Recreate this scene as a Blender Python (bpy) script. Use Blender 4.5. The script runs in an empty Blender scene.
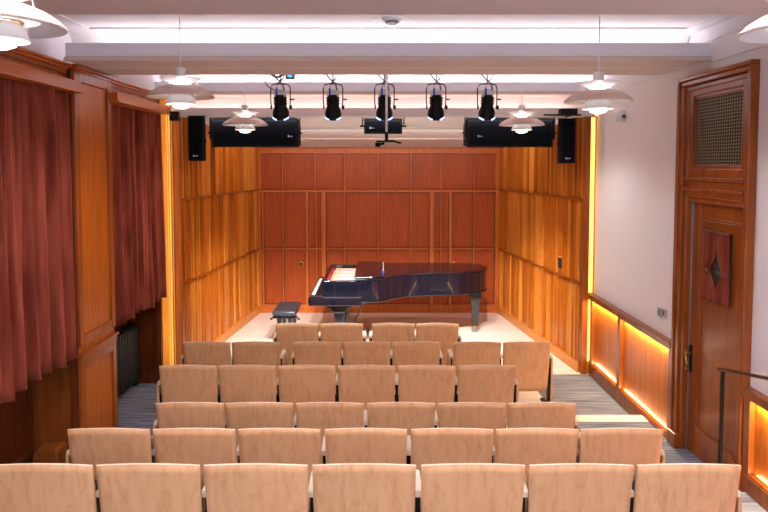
import bpy, bmesh, math, random
from math import sin, cos, pi, radians, atan, hypot
from mathutils import Vector, Matrix
random.seed(7)
S = bpy.context.scene
COL = S.collection

# ------------------------------------------------------------------ camera
TH = atan(.0567)
cam_d = bpy.data.cameras.new('camera')
cam_d.sensor_width = 36; cam_d.lens = 36 * 680 / 768
cam_d.shift_x = 8 / 768; cam_d.shift_y = -52.4 / 768
cam_d.clip_start = .05; cam_d.clip_end = 60
cam = bpy.data.objects.new('camera', cam_d); COL.objects.link(cam)
cam.location = (0, 0, 2.6); cam.rotation_euler = (pi / 2 - TH, 0, 0)
S.camera = cam

# ------------------------------------------------------------------ world, view
w = bpy.data.worlds.new('world'); S.world = w; w.use_nodes = True
w.node_tree.nodes['Background'].inputs[0].default_value = (.97, .965, 1, 1)
w.node_tree.nodes['Background'].inputs[1].default_value = .92
S.view_settings.view_transform = 'Standard'; S.view_settings.look = 'None'
S.view_settings.exposure = 0.72; S.view_settings.gamma = 1

# ------------------------------------------------------------------ lights
def area(name, loc, rot, sx, sy, e, col=(1, 1, 1)):
    l = bpy.data.lights.new(name, 'AREA'); l.shape = 'RECTANGLE'; l.size = sx; l.size_y = sy
    l.energy = e; l.color = col
    o = bpy.data.objects.new(name, l); COL.objects.link(o); o.location = loc; o.rotation_euler = rot
    return o
UP = (pi, 0, 0); DOWN = (0, 0, 0)
COOL = (.97, .95, 1.0); WARM = (1, .78, .46)
area('cove_led', (.1, 5.90, 3.47), UP, 5.0, .05, 8, COOL)
area('cove_led', (.1, 8.27, 3.47), UP, 4.9, .05, 13, COOL)
area('cove_led', (.05, 8.37, 3.22), UP, 4.7, .04, 4.5, (1, .72, .58))
area('ceiling_fill', (.05, 8.52, 3.215), (pi / 2, 0, 0), 4.4, .02, 8, (1, .96, .92))  # two unseen fill strips added to brighten the sloped stage ceiling
area('ceiling_fill', (.05, 9.65, 3.105), (radians(100), 0, 0), 4.0, .02, 20, (1, .96, .92))
# coves of the two bays nearer the camera, shining up to the ceiling
area('cove_led', (.1, 2.9, 3.50), UP, 4.8, .06, 80, COOL)
area('cove_led', (.1, 0.4, 3.50), UP, 4.8, .06, 110, COOL)
# glow of the pendant lamps
def pend_light(x, y, z, e=16):
    l = bpy.data.lights.new('pendant_light', 'SPOT'); l.energy = e; l.shadow_soft_size = .05; l.spot_size = radians(165); l.spot_blend = .5; l.color = (1, .95, .90)
    o = bpy.data.objects.new('pendant_light', l); COL.objects.link(o); o.location = (x, y, z - .11)
for px_ in (-1.48, 1.65):
    for py_, pz_ in ((-.0, 3.1), (2.7, 3.13), (5.14, 3.1), (7.58, 3.05)): pend_light(px_, py_, pz_, 19)
# warm LED lines behind the stage posts
area('post_led', (-2.60, 8.09, 1.7), (pi / 2, 0, 0), .03, 3.3, 3, (1, .80, .45))
area('post_led', (2.685, 8.40, 1.7), (pi / 2, 0, pi), .02, 3.3, 3.5, (1, .76, .45))
# warm LED lines under the wainscot rail and over its plinth
for y0, y1, zt, zb in ((7.42, 8.26, .935, .16), (6.10, 7.27, .935, .16), (2.6, 4.70, .935, .40)):
    area('rail_led', (2.668, (y0 + y1) / 2, zt - .004), DOWN, .03, y1 - y0, 8 * (y1 - y0), WARM)
    area('rail_led', (2.675, (y0 + y1) / 2, zb), UP, .02, y1 - y0, 1.6 * (y1 - y0), WARM)
# stage light bank
for k, x in enumerate((-.96, -.43, .085, .605, 1.12)):
    l = bpy.data.lights.new('stage_beam', 'SPOT'); l.energy = 400; l.spot_size = radians(54); l.spot_blend = .8
    l.shadow_soft_size = .06; l.color = (1, .97, .95)
    o = bpy.data.objects.new('stage_beam', l); COL.objects.link(o); o.location = (x, 7.02, 3.02)
    d = Vector((x * 1.5, 9.9, .0)) - o.location
    o.rotation_euler = d.to_track_quat('-Z', 'Y').to_euler()

# ------------------------------------------------------------------ materials
def lin(c): return tuple((v / 255 / 12.92) if v / 255 <= .04045 else ((v / 255 + .055) / 1.055) ** 2.4 for v in c)
def newmat(name):
    m = bpy.data.materials.new(name); m.use_nodes = True
    return m, m.node_tree.nodes, m.node_tree.links, m.node_tree.nodes['Principled BSDF']
def plain(name, c, rough=.5, metal=0, coat=0, emit=None, es=0, noise=.04, spec=.5):
    m, n, l, p = newmat(name); p.inputs['Specular IOR Level'].default_value = spec
    c = lin(c)
    p.inputs['Roughness'].default_value = rough; p.inputs['Metallic'].default_value = metal
    p.inputs['Coat Weight'].default_value = coat
    tc = n.new('ShaderNodeTexCoord'); nt = n.new('ShaderNodeTexNoise'); nt.inputs['Scale'].default_value = 9
    r = n.new('ShaderNodeValToRGB')
    r.color_ramp.elements[0].color = tuple(v * (1 - noise) for v in c) + (1,)
    r.color_ramp.elements[1].color = tuple(min(1, v * (1 + noise)) for v in c) + (1,)
    l.new(tc.outputs['Object'], nt.inputs['Vector']); l.new(nt.outputs[0], r.inputs[0]); l.new(r.outputs[0], p.inputs['Base Color'])
    if emit:
        p.inputs['Emission Color'].default_value = lin(emit) + (1,); p.inputs['Emission Strength'].default_value = es
    return m
def wood(name, c1, c2, rough=.32, coat=.25, sc=(14, 14, 1.1), vary=0.0, rings=False, noise=5.):
    m, n, l, p = newmat(name)
    p.inputs['Roughness'].default_value = rough; p.inputs['Coat Weight'].default_value = coat
    p.inputs['Coat Roughness'].default_value = .12; p.inputs['Specular IOR Level'].default_value = .25
    tc = n.new('ShaderNodeTexCoord'); mp = n.new('ShaderNodeMapping'); mp.inputs['Scale'].default_value = sc
    oi = n.new('ShaderNodeObjectInfo'); ad = n.new('ShaderNodeVectorMath'); ad.operation = 'ADD'
    ml = n.new('ShaderNodeMath'); ml.operation = 'MULTIPLY'; ml.inputs[1].default_value = 40
    l.new(oi.outputs['Random'], ml.inputs[0]); l.new(tc.outputs['Object'], ad.inputs[0]); l.new(ml.outputs[0], ad.inputs[1])
    l.new(ad.outputs[0], mp.inputs['Vector'])
    nt = n.new('ShaderNodeTexNoise'); nt.inputs['Scale'].default_value = 1.0 if rings else noise / 3
    nt.inputs['Detail'].default_value = 2 if rings else 6
    l.new(mp.outputs[0], nt.inputs['Vector'])
    f = nt.outputs[0]
    if rings:
        a = n.new('ShaderNodeMath'); a.operation = 'MULTIPLY'; a.inputs[1].default_value = 9
        b = n.new('ShaderNodeMath'); b.operation = 'PINGPONG'; b.inputs[1].default_value = 1
        l.new(f, a.inputs[0]); l.new(a.outputs[0], b.inputs[0])
        g = n.new('ShaderNodeMath'); g.operation = 'POWER'; g.inputs[1].default_value = 5; l.new(b.outputs[0], g.inputs[0])
        n2 = n.new('ShaderNodeTexNoise'); n2.inputs['Scale'].default_value = 6; n2.inputs['Detail'].default_value = 5
        mp2 = n.new('ShaderNodeMapping'); mp2.inputs['Scale'].default_value = (5, 5, .6)
        l.new(ad.outputs[0], mp2.inputs['Vector']); l.new(mp2.outputs[0], n2.inputs['Vector'])
        h = n.new('ShaderNodeMath'); h.operation = 'MULTIPLY_ADD'; h.inputs[1].default_value = .2
        l.new(g.outputs[0], h.inputs[0])
        k = n.new('ShaderNodeMath'); k.operation = 'MULTIPLY'; k.inputs[1].default_value = .7
        l.new(n2.outputs[0], k.inputs[0]); l.new(k.outputs[0], h.inputs[2]); f = h.outputs[0]
    r = n.new('ShaderNodeValToRGB')
    r.color_ramp.elements[0].position = .28; r.color_ramp.elements[1].position = .78
    r.color_ramp.elements[0].color = lin(c1) + (1,); r.color_ramp.elements[1].color = lin(c2) + (1,)
    l.new(f, r.inputs[0]); out = r.outputs[0]
    if vary:
        hs = n.new('ShaderNodeHueSaturation'); mr = n.new('ShaderNodeMapRange')
        mr.inputs[3].default_value = 1 - vary; mr.inputs[4].default_value = 1 + vary
        l.new(oi.outputs['Random'], mr.inputs[0]); l.new(mr.outputs[0], hs.inputs['Value'])
        l.new(out, hs.inputs['Color']); out = hs.outputs[0]
    l.new(out, p.inputs['Base Color'])
    return m
M = {}
M['cherry'] = wood('cherry_wood', (148, 60, 18), (178, 80, 28), .42, .0)
M['amber'] = wood('amber_wood', (166, 82, 18), (206, 116, 32), .36, .06)
M['amber_dark'] = wood('amber_trim', (136, 64, 16), (178, 92, 28), .34, .1)
M['slat2'] = wood('amber_wood_light', (196, 110, 36), (232, 150, 62), .34, .1)
M['pelmet'] = wood('pelmet_wood', (168, 82, 22), (200, 108, 34), .34, .1, sc=(14, 1.1, 14))
M['golden'] = wood('glow_lit_wood', (204, 130, 48), (232, 166, 72), .35, .1)  # lighter than the amber wood, with the LED glow put into its colour
M['walnut'] = wood('walnut_wood', (84, 38, 13), (122, 58, 20), .35, .12)
M['door'] = wood('door_wood', (120, 58, 20), (156, 84, 34), .30, .2, sc=(10, 10, 1.2))
M['doortrim'] = wood('door_trim_wood', (124, 60, 22), (164, 88, 36), .28, .25, sc=(10, 10, 1.2))
M['ply'] = wood('birch_ply', (222, 174, 130), (198, 144, 98), .42, .1, sc=(12, 12, 3.5), vary=.03, rings=True)
M['birch'] = plain('lit_birch', (240, 222, 200), .45)
M['white'] = plain('white_paint', (234, 230, 236), .8, noise=.01)
M['ceil'] = plain('ceiling_paint', (236, 228, 230), .85, noise=.01)
M['led'] = plain('amber_led', (255, 190, 90), .5, emit=(255, 196, 96), es=1.3)
M['fascia'] = plain('fascia_paint', (232, 232, 244), .8, noise=.01)
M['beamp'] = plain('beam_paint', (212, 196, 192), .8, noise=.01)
M['cream'] = plain('cream_paint', (240, 240, 246), .8, noise=.01)
M['black'] = plain('black_plastic', (14, 14, 17), .5, spec=.25)
M['speaker'] = plain('speaker_cloth', (6, 7, 16), .7, spec=.1)
M['iron'] = plain('radiator_iron', (16, 20, 18), .55)
M['piano'] = plain('piano_lacquer', (5, 10, 24), .2, 0, .6)
M['leather'] = plain('black_leather', (52, 58, 68), .32, 0, .2)
M['brass'] = plain('brass', (196, 150, 70), .3, 1)
M['gold'] = plain('piano_plate', (226, 178, 142), .4, .1)
M['red'] = plain('red_felt', (170, 24, 20), .9)
M['ivory'] = plain('white_keys', (240, 238, 232), .3)
M['navy'] = plain('blue_grey_fabric', (60, 68, 84), .9, noise=.2)
M['shade'] = plain('lamp_enamel', (238, 240, 242), .35)
M['copper'] = plain('copper_reflector', (224, 158, 134), .35, .35)
M['glow'] = plain('lamp_glow', (255, 250, 244), .5, emit=(255, 248, 240), es=3)
M['lens'] = plain('lens_glow', (120, 150, 200), .2, emit=(190, 215, 255), es=1.2)
M['blue'] = plain('blue_connector', (30, 70, 200), .4)
M['bluelit'] = plain('blue_lit', (60, 140, 255), .4, emit=(60, 150, 255), es=1.5)
M['steel'] = plain('steel', (190, 190, 196), .35, .7)
M['greymetal'] = plain('grey_metal', (120, 120, 124), .5, .3)
M['glass'] = plain('dark_glass', (52, 58, 54), .08)
M['logo'] = plain('logo_silver', (190, 205, 235), .4)
M['dark'] = plain('dark_void', (14, 12, 12), .9)

def carpet():
    m, n, l, p = newmat('blue_grey_carpet')
    p.inputs['Roughness'].default_value = .95
    tc = n.new('ShaderNodeTexCoord'); mp = n.new('ShaderNodeMapping'); mp.inputs['Scale'].default_value = (1.2, 26, 1)
    nt = n.new('ShaderNodeTexNoise'); nt.inputs['Scale'].default_value = 1.6; nt.inputs['Detail'].default_value = 6
    r = n.new('ShaderNodeValToRGB'); e = r.color_ramp.elements
    e[0].position = .3; e[0].color = lin((66, 74, 92)) + (1,); e[1].position = .72; e[1].color = lin((156, 158, 170)) + (1,)
    l.new(tc.outputs['Object'], mp.inputs[0]); l.new(mp.outputs[0], nt.inputs['Vector']); l.new(nt.outputs[0], r.inputs[0]); l.new(r.outputs[0], p.inputs['Base Color'])
    return m
M['carpet'] = carpet()
def boards():
    m, n, l, p = newmat('maple_boards')
    p.inputs['Roughness'].default_value = .35
    tc = n.new('ShaderNodeTexCoord'); b = n.new('ShaderNodeTexBrick')
    b.inputs['Scale'].default_value = 1; b.inputs['Brick Width'].default_value = 1.6; b.inputs['Row Height'].default_value = .13
    b.inputs['Mortar Size'].default_value = .003
    b.inputs['Color1'].default_value = lin((246, 234, 218)) + (1,); b.inputs['Color2'].default_value = lin((238, 222, 204)) + (1,)
    b.inputs['Mortar'].default_value = lin((214, 188, 164)) + (1,)
    l.new(tc.outputs['Object'], b.inputs['Vector']); l.new(b.outputs['Color'], p.inputs['Base Color'])
    return m
M['maple'] = boards()
def velvet():
    m, n, l, p = newmat('russet_velvet')
    p.inputs['Roughness'].default_value = .8; p.inputs['Sheen Weight'].default_value = .45; p.inputs['Specular IOR Level'].default_value = .1
    p.inputs['Sheen Tint'].default_value = lin((255, 170, 150)) + (1,); p.inputs['Sheen Roughness'].default_value = .4
    tc = n.new('ShaderNodeTexCoord'); nt = n.new('ShaderNodeTexNoise'); nt.inputs['Scale'].default_value = 3; nt.inputs['Detail'].default_value = 5
    mp = n.new('ShaderNodeMapping'); mp.inputs['Scale'].default_value = (3, 3, .5); l.new(tc.outputs['Object'], mp.inputs['Vector'])
    r = n.new('ShaderNodeValToRGB'); e = r.color_ramp.elements
    e[0].position = .35; e[0].color = lin((112, 46, 34)) + (1,); e[1].position = .7; e[1].color = lin((160, 80, 60)) + (1,)
    l.new(mp.outputs[0], nt.inputs['Vector']); l.new(nt.outputs[0], r.inputs[0]); l.new(r.outputs[0], p.inputs['Base Color'])
    return m
M['velvet'] = velvet()
def grille_mat():
    return plain('grille_wire', (150, 138, 112), .5, .2)
M['wire'] = grille_mat()

# ------------------------------------------------------------------ mesh helpers
class MB:
    def __init__(s): s.bm = bmesh.new()
    def box(s, x0, x1, y0, y1, z0, z1):
        v = [s.bm.verts.new((x, y, z)) for z in (z0, z1) for y in (y0, y1) for x in (x0, x1)]
        for f in ((0, 2, 3, 1), (4, 5, 7, 6), (0, 1, 5, 4), (2, 6, 7, 3), (0, 4, 6, 2), (1, 3, 7, 5)):
            s.bm.faces.new([v[i] for i in f])
        return s
    def hexa(s, b, t):       # bottom 4 pts, top 4 pts
        v = [s.bm.verts.new(p) for p in list(b) + list(t)]
        n = len(b)
        s.bm.faces.new(v[:n][::-1]); s.bm.faces.new(v[n:])
        for i in range(n):
            j = (i + 1) % n; s.bm.faces.new((v[i], v[j], v[n + j], v[n + i]))
        return s
    def prism(s, pts, z0, z1): return s.hexa([(x, y, z0) for x, y in pts], [(x, y, z1) for x, y in pts])
    def yzprism(s, pts, x0, x1): return s.hexa([(x0, y, z) for y, z in pts], [(x1, y, z) for y, z in pts])
    def xzprism(s, pts, y0, y1): return s.hexa([(x, y0, z) for x, z in pts], [(x, y1, z) for x, z in pts])
    def lathe(s, prof, c=(0, 0, 0), seg=32, M4=None):
        rings = []
        for r, z in prof:
            ring = []
            for k in range(seg):
                a = 2 * pi * k / seg
                p = Vector((r * cos(a), r * sin(a), z))
                if M4: p = M4 @ p
                ring.append(s.bm.verts.new(p + Vector(c)))
            rings.append(ring)
        for a, b in zip(rings, rings[1:]):
            for k in range(seg):
                j = (k + 1) % seg
                s.bm.faces.new((a[k], a[j], b[j], b[k]))
        if prof[0][0] > 1e-4 and prof[0] != prof[-1]:
            pass
        return s
    def cap(s, prof, c=(0, 0, 0), seg=24, M4=None):
        return s.lathe([(.0001, prof[0][1])] + list(prof) + [(.0001, prof[-1][1])], c, seg, M4)
    def tube(s, pts, r, seg=8):
        pts = [Vector(p) for p in pts]; rings = []
        for i, p in enumerate(pts):
            d = (pts[min(i + 1, len(pts) - 1)] - pts[max(i - 1, 0)]).normalized()
            u = d.cross(Vector((0, 0, 1)) if abs(d.z) < .95 else Vector((1, 0, 0))).normalized(); v = d.cross(u)
            rings.append([s.bm.verts.new(p + r * (cos(2 * pi * k / seg) * u + sin(2 * pi * k / seg) * v)) for k in range(seg)])
        for a, b in zip(rings, rings[1:]):
            for k in range(seg):
                j = (k + 1) % seg; s.bm.faces.new((a[k], a[j], b[j], b[k]))
        s.bm.faces.new(rings[0][::-1]); s.bm.faces.new(rings[-1])
        return s
    def mesh(s, name, mat, smooth=False):
        bmesh.ops.recalc_face_normals(s.bm, faces=s.bm.faces)
        me = bpy.data.meshes.new(name); s.bm.to_mesh(me); s.bm.free(); me.materials.append(mat)
        if smooth:
            for p in me.polygons: p.use_smooth = True
        return me
    def build(s, name, mat, parent=None, bevel=0, smooth=False):
        return place(name, s.mesh(name, mat, smooth), parent, bevel, smooth)
def place(name, me, parent=None, bevel=0, smooth=False):
    o = bpy.data.objects.new(name, me); COL.objects.link(o)
    if parent: o.parent = parent
    if bevel:
        b = o.modifiers.new('bevel', 'BEVEL'); b.width = bevel; b.segments = 2; b.limit_method = 'ANGLE'
    if smooth:
        try: me.set_sharp_from_angle(angle=radians(40))
        except Exception: pass
    return o
def tag(o, label, cat, group=None):
    o['label'] = label; o['category'] = cat
    if group: o['group'] = group
    return o
def thing(name, label, cat, loc=(0, 0, 0), rz=0, group=None):
    o = bpy.data.objects.new(name, None); COL.objects.link(o); o.empty_display_size = .1
    o.location = loc; o.rotation_euler = (0, 0, rz)
    return tag(o, label, cat, group)
def struct(o, label=None):
    o['kind'] = 'structure'
    if label: o['label'] = label
    return o
def frame(mb, ax, c0, c1, a0, a1, b0, b1, w):
    """rectangular frame; ax='x': plane normal x (c = x range, a = y, b = z); ax='y': normal y (a = x, b = z)"""
    for (p, q, r, t) in ((a0, a0 + w, b0, b1), (a1 - w, a1, b0, b1), (a0 + w, a1 - w, b0, b0 + w), (a0 + w, a1 - w, b1 - w, b1)):
        if ax == 'x': mb.box(c0, c1, p, q, r, t)
        else: mb.box(p, q, c0, c1, r, t)

# ------------------------------------------------------------------ floors
Z = 2.6
struct(MB().box(-3.1, 3.0, -1.5, 8.32, -.1, 0).build('floor', M['carpet']), 'blue-grey striped carpet of the aisles')
struct(MB().box(-2.6, 2.7, 8.32, 12.0, -.1, .004).box(-2.02, 1.86, 6.62, 8.32, -.05, .004).build('floor', M['maple']), 'pale maple stage floor')
# seating risers, carpeted on top, pale wood nosings
for (y0, y1, z0, z1) in ((4.75, 6.62, 0, .11), (3.9, 4.75, 0, .26), (-1.5, 3.9, 0, .42)):
    o = MB().box(-2.3, 2.82 if y0 > 4 else 2.69, y0, y1, z0, z1).build('floor', M['carpet']); struct(o, 'carpeted riser under the seats')
struct(MB().box(-2.06, 2.69, 6.47, 6.64, .1, .116).box(-2.06, 1.9, 5.0, 6.47, .1, .114).build('trim_1', M['maple']), 'pale wooden edge of the lowest riser')

# ------------------------------------------------------------------ ceiling and beams
c = MB().box(-3.1, 2.9, -1.5, 8.9, 3.75, 3.85)
struct(c.build('ceiling', M['ceil']))
def cyc(y0, x0=-2.5, x1=2.7):
    """curved cove upstand from trough wall to the ceiling"""
    m = MB(); pts = [(y0 + .02, 3.44), (y0, 3.44)]
    for k in range(9):
        a = k / 8 * pi / 2; pts.append((y0 - .16 + .16 * cos(a), 3.59 + .16 * sin(a)))
    pts += [(y0 + .02, 3.75)]
    m.yzprism(pts, x0, x1); return m
def beam(n, yf, y0, y1, x0, x1, label):
    m = MB().box(x0, x1, y0, y1, 3.442, 3.75)                       # beam core
    m.box(x0, x1, yf, y0, 3.442, 3.462)                             # trough floor
    fas = MB().box(x0, x1, yf - .02, yf, 3.474, 3.58)
    m.box(x0, x1, yf - .035, yf + .01, 3.455, 3.475)                # small mouldings
    m.box(x0, x1, yf - .055, yf + .01, 3.435, 3.455)
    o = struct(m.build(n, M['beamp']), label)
    fas.build('fascia', M['fascia'], o)
    struct(cyc(y0 - .001, -2.64 if x0 == -2.5 else x0, x1).build(n + '_cove', M['ceil'], o, smooth=True))
    return o
beam('trim_2', 5.55, 5.95, 6.42, -2.5, 2.69, 'ceiling beam with a lit cove across the hall')
beam('trim_3', 8.13, 8.36, 8.5, -2.9, 2.69, 'ceiling beam with a lit cove over the stage mouth')
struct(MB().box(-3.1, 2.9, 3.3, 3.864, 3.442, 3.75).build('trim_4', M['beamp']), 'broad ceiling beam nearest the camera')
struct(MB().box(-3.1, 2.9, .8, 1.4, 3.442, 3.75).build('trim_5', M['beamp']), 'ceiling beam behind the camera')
# ceiling tray moulding
struct(MB().box(-2.42, 2.62, 5.765, 5.79, 3.735, 3.752).box(-2.42, -2.40, 3.9, 5.765, 3.735, 3.752).box(2.60, 2.62, 3.9, 5.765, 3.735, 3.752).build('trim_6', M['ceil']), 'flat moulding of the ceiling tray')
# stage mouth fascia and sloped stage ceiling
m = MB().box(-2.48, 2.62, 8.28, 8.31, 3.20, 3.29).box(-2.48, 2.62, 8.31, 8.44, 3.19, 3.21)
m.box(-2.9, 2.69, 8.43, 8.5, 3.19, 3.5)
struct(m.build('trim_7', M['white']), 'lower fascia over the stage with warm cove light')
struct(MB().hexa([(-2.6, 8.45, 3.24), (2.75, 8.45, 3.24), (2.4, 12.0, 2.885), (-2.3, 12.0, 2.885)],
                 [(-2.6, 8.45, 3.34), (2.75, 8.45, 3.34), (2.4, 12.0, 2.985), (-2.3, 12.0, 2.985)]).build('ceiling_stage', M['cream']), 'sloped cream ceiling over the stage')
m = MB()
for yy in (9.6, 10.7):
    zz = 3.24 - (yy - 8.45) * .1; m.box(-2.3, 2.35, yy, yy + .02, zz - (.035 if yy < 10 else .008), zz + .01)  # nearer joint hangs lower to hide the added fill strip
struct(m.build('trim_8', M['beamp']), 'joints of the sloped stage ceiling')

# ------------------------------------------------------------------ right wall
RX = 2.70
m = MB().box(RX, RX + .2, 6.0, 8.5, 0, 3.75).box(RX, RX + .2, 4.84, 6.0, 3.3, 3.75).box(RX, RX + .2, -1.5, 4.84, 0, 3.75)
m.box(RX + .19, RX + .25, 4.7, 6.1, 0, 3.4)
struct(m.build('wall_right', M['white']))
m = MB()
for (x, z0, z1) in ((2.685, 3.425, 3.44), (2.685, 3.60, 3.62), (2.66, 3.71, 3.75)): m.box(x, RX + .01, -1.5, 5.94 if z0 > 3.45 else 5.5, z0, z1)
m.yzprism([(6.42, 3.44), (8.13, 3.44), (8.13, 3.455), (6.42, 3.455)], 2.685, RX + .01)
struct(m.build('trim_9', M['white']), 'white cornice of the right wall')
def wainscot(n, y0, y1, zf, posts, label):
    o = struct(MB().box(2.69, RX + .001, y0, y1, zf, 1.0).build(n, M['amber']), label)
    MB().box(2.63, RX, y0, y1, .965, 1.0).box(2.645, RX, y0, y1, .935, .965).box(2.625, RX, y0, y1, .995, 1.01).build('rail', M['doortrim'], o, .003)
    MB().box(2.645, RX, y0, y1, zf, zf + .14).box(2.655, RX, y0, y1, zf + .14, zf + .155).build('plinth', M['doortrim'], o, .003)
    for p in posts: MB().box(2.65, RX, p - .04, p + .04, zf + .13, .965).build('stile', M['doortrim'], o, .003)
    return o
wainscot('trim_10', 6.0, 8.32, 0, (6.04, 7.34, 8.29), 'amber wainscot with warm light lines between stage and door')
wainscot('trim_11', -1.0, 4.82, .24, (4.77, 2.5), 'amber wainscot with warm light lines beside the handrail')

# door with transom grille
d = bpy.data.objects.new('door_1', None); COL.objects.link(d); struct(d, 'panelled wooden door in a tall moulded frame')
m = MB()
Y0, Y1 = 4.765, 6.0
def arch(m, x, a, b, zt):   # nested architrave with legs to floor
    h = zt - (a[1] - a[0]); m.box(x, RX + .02, a[0], a[1], 0, h); m.box(x, RX + .02, b[0], b[1], 0, h); m.box(x, RX + .02, a[0], b[1], h + .0005, zt)
arch(m, 2.635, (4.825, 4.86), (5.96, 6.0), 3.345)
arch(m, 2.65, (4.861, 4.90), (5.896, 5.959), 3.3095)
arch(m, 2.67, (4.901, 4.94), (5.84, 5.895), 3.2655)
m.box(2.62, RX, 4.81, 4.945, .1, .42).box(2.62, RX, 5.85, 6.005, .0, .24)
m.build('door_frame', M['doortrim'], d, .008)
m = MB().box(2.68, 2.74, 4.94, 5.84, 2.29, 2.33).box(2.66, 2.74, 4.93, 5.85, 2.33, 2.385).box(2.64, 2.74, 4.90, 5.87, 2.385, 2.41)
m.box(2.67, 2.74, 4.9, 5.87, 2.41, 2.47).box(2.645, 2.74, 4.90, 5.87, 2.47, 2.50)
m.build('transom_rail', M['doortrim'], d, .004)
m = MB(); frame(m, 'x', 2.68, 2.73, 4.93, 5.85, 2.50, 3.25, .07); frame(m, 'x', 2.695, 2.735, 4.98, 5.80, 2.56, 3.19, .035)
m.build('transom_frame', M['doortrim'], d, .004)
MB().box(2.74, 2.76, 4.93, 5.845, 2.50, 3.25).build('grille_backing', M['dark'], d)
m = MB(); y = 5.0
while y < 5.78: m.box(2.715, 2.72, y, y + .006, 2.58, 3.16); y += .036
z = 2.60
while z < 3.16: m.box(2.708, 2.715, 4.99, 5.79, z, z + .007); z += .026
m.build('grille', M['wire'], d)
m = MB().box(2.76, 2.80, 4.93, 5.875, .11, 2.30)
leaf = m.build('door_leaf', M['door'], d)
m = MB(); frame(m, 'x', 2.738, 2.76, 4.94, 5.865, .11, 2.29, .13); frame(m, 'x', 2.748, 2.762, 5.06, 5.74, .33, 2.17, .035)
m.box(2.740, 2.76, 5.065, 5.74, .20, .36)
m.build('door_panel_frame', M['doortrim'], leaf, .006)
MB().box(2.752, 2.758, 5.24, 5.65, 1.50, 2.06).build('door_glass', M['glass'], leaf)
MB().box(2.70, 2.80, 5.855, 5.885, .11, 2.29).build('edge_seal', M['steel'], d)
MB().box(2.735, 2.742, 5.80, 5.86, .80, 1.04).build('lock_plate', M['dark'], leaf, .003)
m = MB().tube([(2.74, 5.83, .97), (2.69, 5.83, .97), (2.685, 5.82, .965), (2.682, 5.79, .93), (2.682, 5.78, .88), (2.682, 5.795, .84)], .011).tube([(2.69, 5.83, 1.0), (2.69, 5.83, .94)], .012)
m.build('door_handle', M['brass'], leaf, smooth=True)
MB().box(2.75, 2.9, 4.9, 5.95, .09, .112).build('threshold', M['walnut'], d)

def wavy(name, p0, p1, n, folds, amp, z0f, z1, pinchf, mat, ax_n, parent=None, thick=.006, seed=1):
    """cloth sheet from p0 to p1 (xy), vertical; pinchf(s,t)->(s', ampscale)"""
    rnd = random.Random(seed); ph = [rnd.uniform(0, 6.28) for _ in range(6)]
    m = MB(); rows = 26; g = []
    p0 = Vector(p0); p1 = Vector(p1); nn = Vector(ax_n)
    for j in range(rows + 1):
        t = j / rows; row = []
        for i in range(n + 1):
            s = i / n
            s2, am = pinchf(s, t)
            zb = z0f(s)
            zz = z1 + (zb - z1) * t
            ss = s + .012 * sin(5 * s * 2 + ph[2]) * 1.2
            wv = sin(2 * pi * folds * ss + ph[0] + .8 * t * sin(ph[3] + 7 * s)) + .45 * sin(2 * pi * folds * 2.13 * ss + ph[1] + .9 * t)
            wv = (wv + .28 * sin(2 * pi * folds * 3.7 * ss + ph[4] + .6 * t)) / 1.4
            off = amp * am * wv * (.7 + .45 * t)
            q = p0 + (p1 - p0) * s2 + nn * off
            row.append(m.bm.verts.new((q.x, q.y, zz)))
        g.append(row)
    for j in range(rows):
        for i in range(n): m.bm.faces.new((g[j][i], g[j][i + 1], g[j + 1][i + 1], g[j + 1][i]))
    o = m.build(name, mat, parent, smooth=True)
    for p in o.data.polygons: p.use_smooth = True
    so = o.modifiers.new('cloth', 'SOLIDIFY'); so.thickness = thick
    return o
# tied door curtains
def tie(s, t):
    k = 1 - .42 * math.exp(-((t - .56) / .16) ** 2)
    return k, k
for q, (ya, yb, lab) in enumerate(((5.655, 5.46, 'small russet tied curtain on the door glass, half nearer the handle'), (5.225, 5.42, 'small russet tied curtain on the door glass, half nearer the hinges'))):
    cu = thing('door_curtain', lab, 'curtain', (2.735, (ya + yb) / 2, 1.49), 0, 'curtains on the door glass')
    o = wavy('cloth', (0, ya - (ya + yb) / 2), (0, yb - (ya + yb) / 2), 80, 5.5, .016, lambda s: 0, .575,
             lambda s, t: ((s * tie(s, t)[0]), 1), M['velvet'], (1, 0), cu, .003, 5 + q)
    o.parent = cu
    yc = (ya - (ya + yb) / 2) * .45 + (yb - (ya + yb) / 2) * .05
    MB().box(-.018, .012, min(ya, yb) - (ya + yb) / 2 if q else (ya + yb) / 2 * 0 - .03, .03 if q else max(ya, yb) - (ya + yb) / 2, .235, .262).build('tieback', plain('tieback_cloth', (120, 50, 40), .8), cu, .004)
    MB().tube([(-.012, -.105, .575), (-.012, .105, .575)], .006).build('curtain_rod', M['walnut'], cu)

# switches, sensor box
t = thing('wall_switch', 'brushed steel double wall switch on the white wall beside the door', 'switch', (2.695, 6.34, 1.19))
MB().box(-.012, .004, -.10, -.02, -.005, .065).build('plate', M['steel'], t, .002)
MB().box(-.012, .004, .005, .085, -.03, .055).build('plate', M['steel'], t, .002)
MB().box(-.016, -.012, -.075, -.045, .01, .05).build('rocker', M['greymetal'], t)
MB().box(-.016, -.012, .03, .06, -.01, .035).build('rocker', M['greymetal'], t)
t = thing('wall_sensor', 'small white box mounted high on the white right wall', 'sensor', (2.70, 7.47, 3.06))
MB().box(-.09, .002, -.07, .07, 0, .13).build('housing', M['shade'], t, .01)
MB().lathe([(.0001, 0), (.018, 0), (.02, .01), (.02, .02)], (-.03, -.09, .065), 16, Matrix.Rotation(pi / 2, 4, 'X')).build('lens', M['greymetal'], t)

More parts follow.
